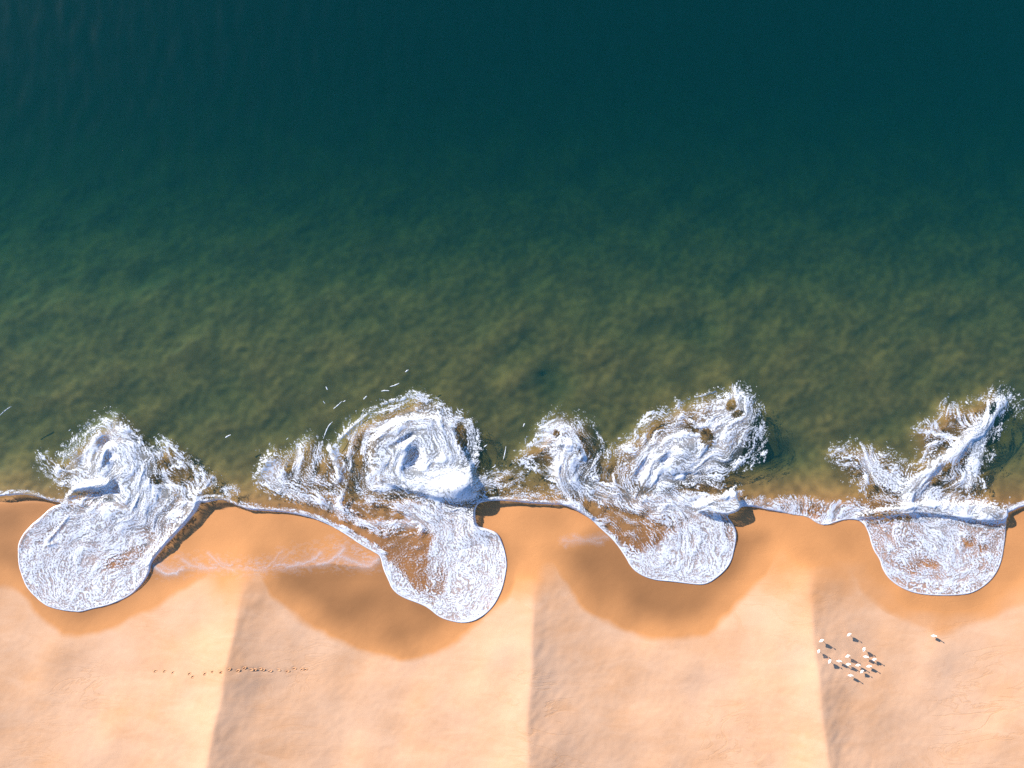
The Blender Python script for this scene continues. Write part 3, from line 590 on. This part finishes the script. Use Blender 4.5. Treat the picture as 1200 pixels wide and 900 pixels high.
# thin marks of old foam on the damp sand
def film(name, pts_list, box, seed, label, alpha):
    x, y = np.meshgrid(np.arange(box[0], box[2], STEP), np.arange(box[1], box[3], STEP)); a = np.zeros(x.shape)
    nz = band_noise(x.shape, 20, seed); nf = band_noise(x.shape, 3, seed + 1, wide=.8); nz2 = band_noise(x.shape, 14, seed + 2, (1.6, .8), .8)
    for pts, wd, v, soft in pts_list:
        d = seg_dist(x + .45 * nz, y + .45 * nz, chaikin(pts, 2))
        patchy = np.clip(.55 + .6 * nz2, .05, 1.3) if wd >= 5 else 1.0
        a = np.maximum(a, v * np.exp(-d / wd) * (0.8 + .2 * nf) * patchy)
    sdw = water_sd(x, y); a = np.clip(a * alpha, 0, 1) * smooth(0, -2, sdw)
    z = sand_z(x, y) + 0.030
    o = foam_object(name, (x, y, z, a, sdw, sdw), np.ones(x.shape, bool), None, M_FOAM, 0.03)
    return tag(o, label, 'foam mark', 'old foam marks on the damp sand')
film('foam_mark', [([(178,661),(186,668),(196,673),(206,671),(214,667)],2.0,.75,1),([(186,660),(196,667),(210,668)],3.5,.35,1),([(214,655),(225,662),(240,666),(255,664)],2.2,.45,1),([(245,648),(254,656),(262,663),(275,666)],1.5,.42,1),([(257,653),(262,660),(270,666)],1.4,.36,1),([(206,668),(240,666),(275,665),(300,665)],1.6,.22,1),([(180,660),(190,668),(200,669),(215,664),(240,661),(270,662),(300,663)],6,.34,1),([(200,652),(230,656),(260,655)],8,.14,1)],
     (174,640,312,682), 121, 'faint white foam trace on sand by the round single-swirl lobe', .75)
film('foam_mark', [([(310,667),(322,657),(331,645)],1.5,.36,1),([(337,664),(355,660),(368,655),(376,648)],2.0,.62,1),([(372,661),(386,659),(395,651),(403,643)],2.0,.7,1),([(326,660),(334,654),(340,648)],1.5,.25,1),([(398,652),(415,658),(428,664),(438,659),(447,652)],3.2,.6,1),([(400,645),(420,652),(440,655)],5,.28,1),([(312,666),(340,666),(372,662)],1.6,.25,1),([(300,663),(330,661),(360,659),(385,657),(420,660),(440,660)],6,.40,1),([(395,640),(415,645),(435,652)],9,.30,1),([(330,650),(365,645),(400,640)],9,.14,1)],
     (300,625,452,676), 127, 'streaky white foam trace on sand by the two-swirl wave', .8)
film('foam_mark', [([(660,633),(680,634),(700,631),(714,628)],3.5,.26,1),([(672,628),(684,633),(705,636)],2.5,.28,1),([(662,640),(675,630)],1.6,.22,1)],
     (650,618,722,650), 131, 'very pale foam smear on sand left of the sweeping streaked wave', .8)

# ------------------------------------------------------------------ loose foam flecks on the open water
def fleck(pts, wd, label, seed):
    rng = random.Random(seed); bx, by = W(*pts[0]); p = chaikin(pts, 2); vs = []; fs = []
    L = sum(math.dist(a, b) for a, b in zip(p[:-1], p[1:])); n = max(4, int(L / 1.2) + 1)
    cum = [0]
    for a, b in zip(p[:-1], p[1:]): cum.append(cum[-1] + math.dist(a, b))
    prev = None
    for i in range(n):
        t = L * i / (n - 1); qx = float(np.interp(t, cum, [v[0] for v in p])); qy = float(np.interp(t, cum, [v[1] for v in p]))
        t2 = min(L, t + .3); dx = float(np.interp(t2, cum, [v[0] for v in p])) - float(np.interp(max(0, t - .3), cum, [v[0] for v in p])); dy = float(np.interp(t2, cum, [v[1] for v in p])) - float(np.interp(max(0, t - .3), cum, [v[1] for v in p]))
        l = math.hypot(dx, dy) + 1e-6; nx, ny = -dy / l, dx / l
        w_ = wd * (0.25 + 0.75 * math.sin(math.pi * (i + .4) / (n - .2))) * rng.uniform(.45, 1.25)
        zz = float(water_z(np.array([[qx]]), np.array([[qy]]))[0, 0]) + 0.03
        ring_ = []
        for k, hgt in ((-1, 0), (-.5, .06), (.5, .06), (1, 0)):
            X, Y = W(qx + nx * w_ * .5 * k, qy + ny * w_ * .5 * k); ring_.append(len(vs)); vs.append((X - bx, Y - by, zz + hgt))
        if prev:
            for k in range(3): fs.append((prev[k], prev[k + 1], ring_[k + 1], ring_[k]))
        prev = ring_
    me = bpy.data.meshes.new('foam_fleck'); me.from_pydata(vs, [], fs); fattr(me, 'foam', np.full(len(vs), .85)); me.update()
    for pl in me.polygons: pl.use_smooth = True
    o = link('foam_fleck', me, M_FOAM); o.location = (bx, by, 0); tag(o, label, 'foam fleck', 'loose foam flecks on the open water'); return o
LAB = 'loose white foam fleck adrift beyond the two-swirl wave'
fleck([(264,513),(267,511),(270.5,509.5)], 1.6, 'lone white foam fleck floating between the single-swirl and two-swirl waves', 1)
fleck([(379,514),(382,506),(385,499),(390,494)], 1.3, 'long thin foam streak pointing out to sea above the two-swirl wave', 2)
fleck([(0,487),(6,481),(14,476)], 1.0, 'thin pale foam thread on green water far from any wave', 3)
for i, p in enumerate([[(447,458.5),(451,457.5),(456,458)], [(457,453),(462,452),(468,449)], [(336,515),(338,513)], [(391,479),(396,475),(401,470)], [(426,468),(430,464)], [(382,453),(384,457)], [(379,470),(381,473)], [(475,436),(479,433)], [(402,471),(405,469.5)]]):
    fleck(p, 1.3, LAB, 20 + i)
LAB = 'tiny foam fleck just seaward of the single-swirl wave'
for i, p in enumerate([[(81,505),(83,503)], [(110,481.5),(113,481.5)], [(185,509),(187,508.5)], [(180,512.5),(182,512)]]): fleck(p, 1.1, LAB, 40 + i)
LAB = 'small foam wisp in the gap between the two-swirl and sweeping waves'
for i, p in enumerate([[(577,548),(581,546),(580,544)], [(590,538),(592,530),(593,523)], [(567,524),(571,521)], [(613,500),(615,496)]]): fleck(p, 1.2, LAB, 60 + i)

# ------------------------------------------------------------------ footprints (pressed bowls with a pushed-up rim)
def footprint_mesh(name, rot, k):
    vs, fs = [], []; n = 12
    prof = [(0.0, -.07), (.45, -.062), (.8, -.02), (1.05, .012), (1.4, .004), (1.7, -.02)]
    rng = random.Random(int(k * 100) + int(rot * 10))
    for j_, (rr, zz) in enumerate(prof):
        for i in range(n):
            a = 2 * math.pi * i / n; jig = 1 + rng.uniform(-.12, .12) * (j_ > 1)
            lx, ly = rr * jig * .19 * math.cos(a) * (1.12 if math.cos(a) > 0 else .95), rr * jig * .10 * math.sin(a)
            vs.append((lx * math.cos(rot) - ly * math.sin(rot), lx * math.sin(rot) + ly * math.cos(rot), zz * k))
    for j_ in range(len(prof) - 1):
        for i in range(n):
            i2 = (i + 1) % n; fs.append((j_ * n + i, (j_ + 1) * n + i, (j_ + 1) * n + i2, j_ * n + i2))
    me = bpy.data.meshes.new(name); me.from_pydata(vs, [], fs)
    for pl in me.polygons: pl.use_smooth = True
    fattr(me, 'wet', np.full(len(vs), .2)); me.update(); return me
for fx, fy, k in FP:
    z = float(sand_z(np.array([[fx]]), np.array([[fy]]))[0, 0])
    X, Y = W(fx, fy)
    o = link('footprint', footprint_mesh('footprint', random.uniform(-.25, .6), .75 + .5 * k), M_SAND, beach)
    o.location = (X, Y, z + .004)

# ------------------------------------------------------------------ white birds resting on the sand
M_WHITE = plain('white_feather', (0.86, 0.85, 0.83)); M_GREY = plain('pale_grey_feather', (0.66, 0.66, 0.67)); M_BEAK = plain('beak_orange', (0.55, 0.28, 0.06), .45); M_LEG = plain('leg_pink', (0.45, 0.22, 0.16), .5); M_TIP = plain('dark_wing_tip', (0.05, 0.05, 0.055))
def loft(name, rings, m, n=12, parent=None):
    vs, fs = [], []
    for (cx, cy, cz, ry, rz) in rings:
        for i in range(n):
            a = 2 * math.pi * i / n; vs.append((cx, cy + ry * math.cos(a), cz + rz * math.sin(a)))
    for r in range(len(rings) - 1):
        for i in range(n): i2 = (i + 1) % n; fs.append((r * n + i, r * n + i2, (r + 1) * n + i2, (r + 1) * n + i))
    fs.append(tuple(range(n - 1, -1, -1))); fs.append(tuple(range((len(rings) - 1) * n, len(rings) * n)))
    me = bpy.data.meshes.new(name); me.from_pydata(vs, [], fs)
    for pl in me.polygons: pl.use_smooth = True
    me.update(); return link(name, me, m, parent)
def make_bird():
    b = empty('white_gull', (0, 0, 0))
    body = loft('body', [(-.27, 0, .33, .012, .01), (-.22, 0, .335, .05, .04), (-.12, 0, .33, .09, .08), (0, 0, .33, .105, .10), (.10, 0, .345, .10, .10), (.17, 0, .38, .075, .085), (.20, 0, .42, .055, .065), (.215, 0, .47, .045, .05), (.225, 0, .50, .035, .02)], M_WHITE, 14, b)
    hd = loft('head', [(.165, 0, .53, .012, .012), (.185, 0, .535, .042, .042), (.22, 0, .54, .055, .052), (.255, 0, .535, .046, .043), (.28, 0, .525, .02, .02)], M_WHITE, 12, b)
    loft('beak', [(.275, 0, .525, .014, .014), (.31, 0, .52, .010, .013), (.345, 0, .508, .003, .005)], M_BEAK, 8, hd)
    for s in (-1, 1):
        loft('wing', [(.13, s * .085, .36, .012, .03), (.06, s * .105, .37, .022, .07), (-.06, s * .105, .375, .022, .07), (-.18, s * .075, .37, .018, .045), (-.30, s * .035, .365, .012, .02), (-.36, s * .018, .36, .004, .006)], M_WHITE, 10, b)
        loft('wing_tip', [(-.29, s * .03, .372, .016, .014), (-.36, s * .016, .368, .010, .009), (-.41, s * .008, .362, .003, .003)], M_GREY, 8, b)
        vs = []; 
        leg = loft('leg', [(-.005, s * .045, 0, .001, .001), (0, s * .045, 0, .001, .001)], M_LEG, 6, b)
        me = leg.data; me.clear_geometry(); v = []; f = []
        for zz, rr, xo in ((.26, .016, -.01), (.16, .010, .0), (.015, .009, .005)):
            for i in range(6): a = 2 * math.pi * i / 6; v.append((xo + rr * math.cos(a), s * .045 + rr * math.sin(a), zz))
        for r_ in range(2):
            for i in range(6): i2 = (i + 1) % 6; f.append((r_ * 6 + i, (r_ + 1) * 6 + i, (r_ + 1) * 6 + i2, r_ * 6 + i2))
        k0 = len(v); v += [(-.015, s * .045, .004), (.075, s * .045 - .04, .004), (.09, s * .045, .004), (.075, s * .045 + .04, .004), (0, s * .045, .022)]
        f += [(k0, k0 + 1, k0 + 4), (k0 + 1, k0 + 2, k0 + 4), (k0 + 2, k0 + 3, k0 + 4), (k0 + 3, k0, k0 + 4)]
        me.from_pydata(v, [], f); me.update()
    loft('tail', [(-.20, 0, .335, .04, .02), (-.28, 0, .335, .05, .012), (-.36, 0, .335, .055, .006)], M_WHITE, 8, b)
    for o_ in list(b.children) + [g for c in b.children for g in c.children]:
        for v in o_.data.vertices:
            if not o_.name.startswith('leg'): v.co.x *= .82; v.co.z = v.co.z * 1.18 + .02
            elif v.co.z > .1: v.co.z += .08
    return b
def copy_bird(src):
    r = src.copy(); col.objects.link(r)
    for ch in list(src.children):
        c = ch.copy(); col.objects.link(c); c.parent = r
        for g in list(ch.children):
            d = g.copy(); col.objects.link(d); d.parent = c
    return r
FLOCK = [(994.7,743.1,50),(962.3,750,40),(959,762.5,70),(971.8,774.3,80),(982.9,774.3,10),(993,768.3,20),(993.6,777.9,10),(1005.1,779,15),(1012.1,760.3,75),(1014.4,769.2,0),(1024.2,772.4,25),(1018.2,780.4,10),(1009.9,786.4,60),(996.4,791,-5)]
bird0 = make_bird(); rnd = random.Random(3)
def put_bird(o, px, py, ang, s):
    z = float(sand_z(np.array([[px]]), np.array([[py]]))[0, 0]); k = 1 - (z + .4 * s) / CAM_H
    X, Y = W(px, py); X *= k; Y *= k
    z = float(sand_z(np.array([[X * 10 + 600]]), np.array([[450 - Y * 10]]))[0, 0])
    o.location = (X, Y, z); o.rotation_euler = (0, 0, R(ang)); o.scale = (s, s, s)
SPECIAL = {0: 'white gull on bare sand at the seaward edge of the flock', 13: 'white gull farthest from the water in the flock, standing alone'}
for i, (px, py, ang) in enumerate(FLOCK):
    o = bird0 if i == 0 else copy_bird(bird0)
    put_bird(o, px, py, ang + rnd.uniform(-12, 12), 1.0 * rnd.uniform(.94, 1.08))
    tag(o, SPECIAL.get(i, 'white gull standing in the loose flock on dry sand'), 'gull', 'white gulls resting on the sand')
o = copy_bird(bird0); put_bird(o, 1094.3, 745, 5, 1.05)
tag(o, 'single white gull standing apart from the flock on the sand', 'gull', 'white gulls resting on the sand')
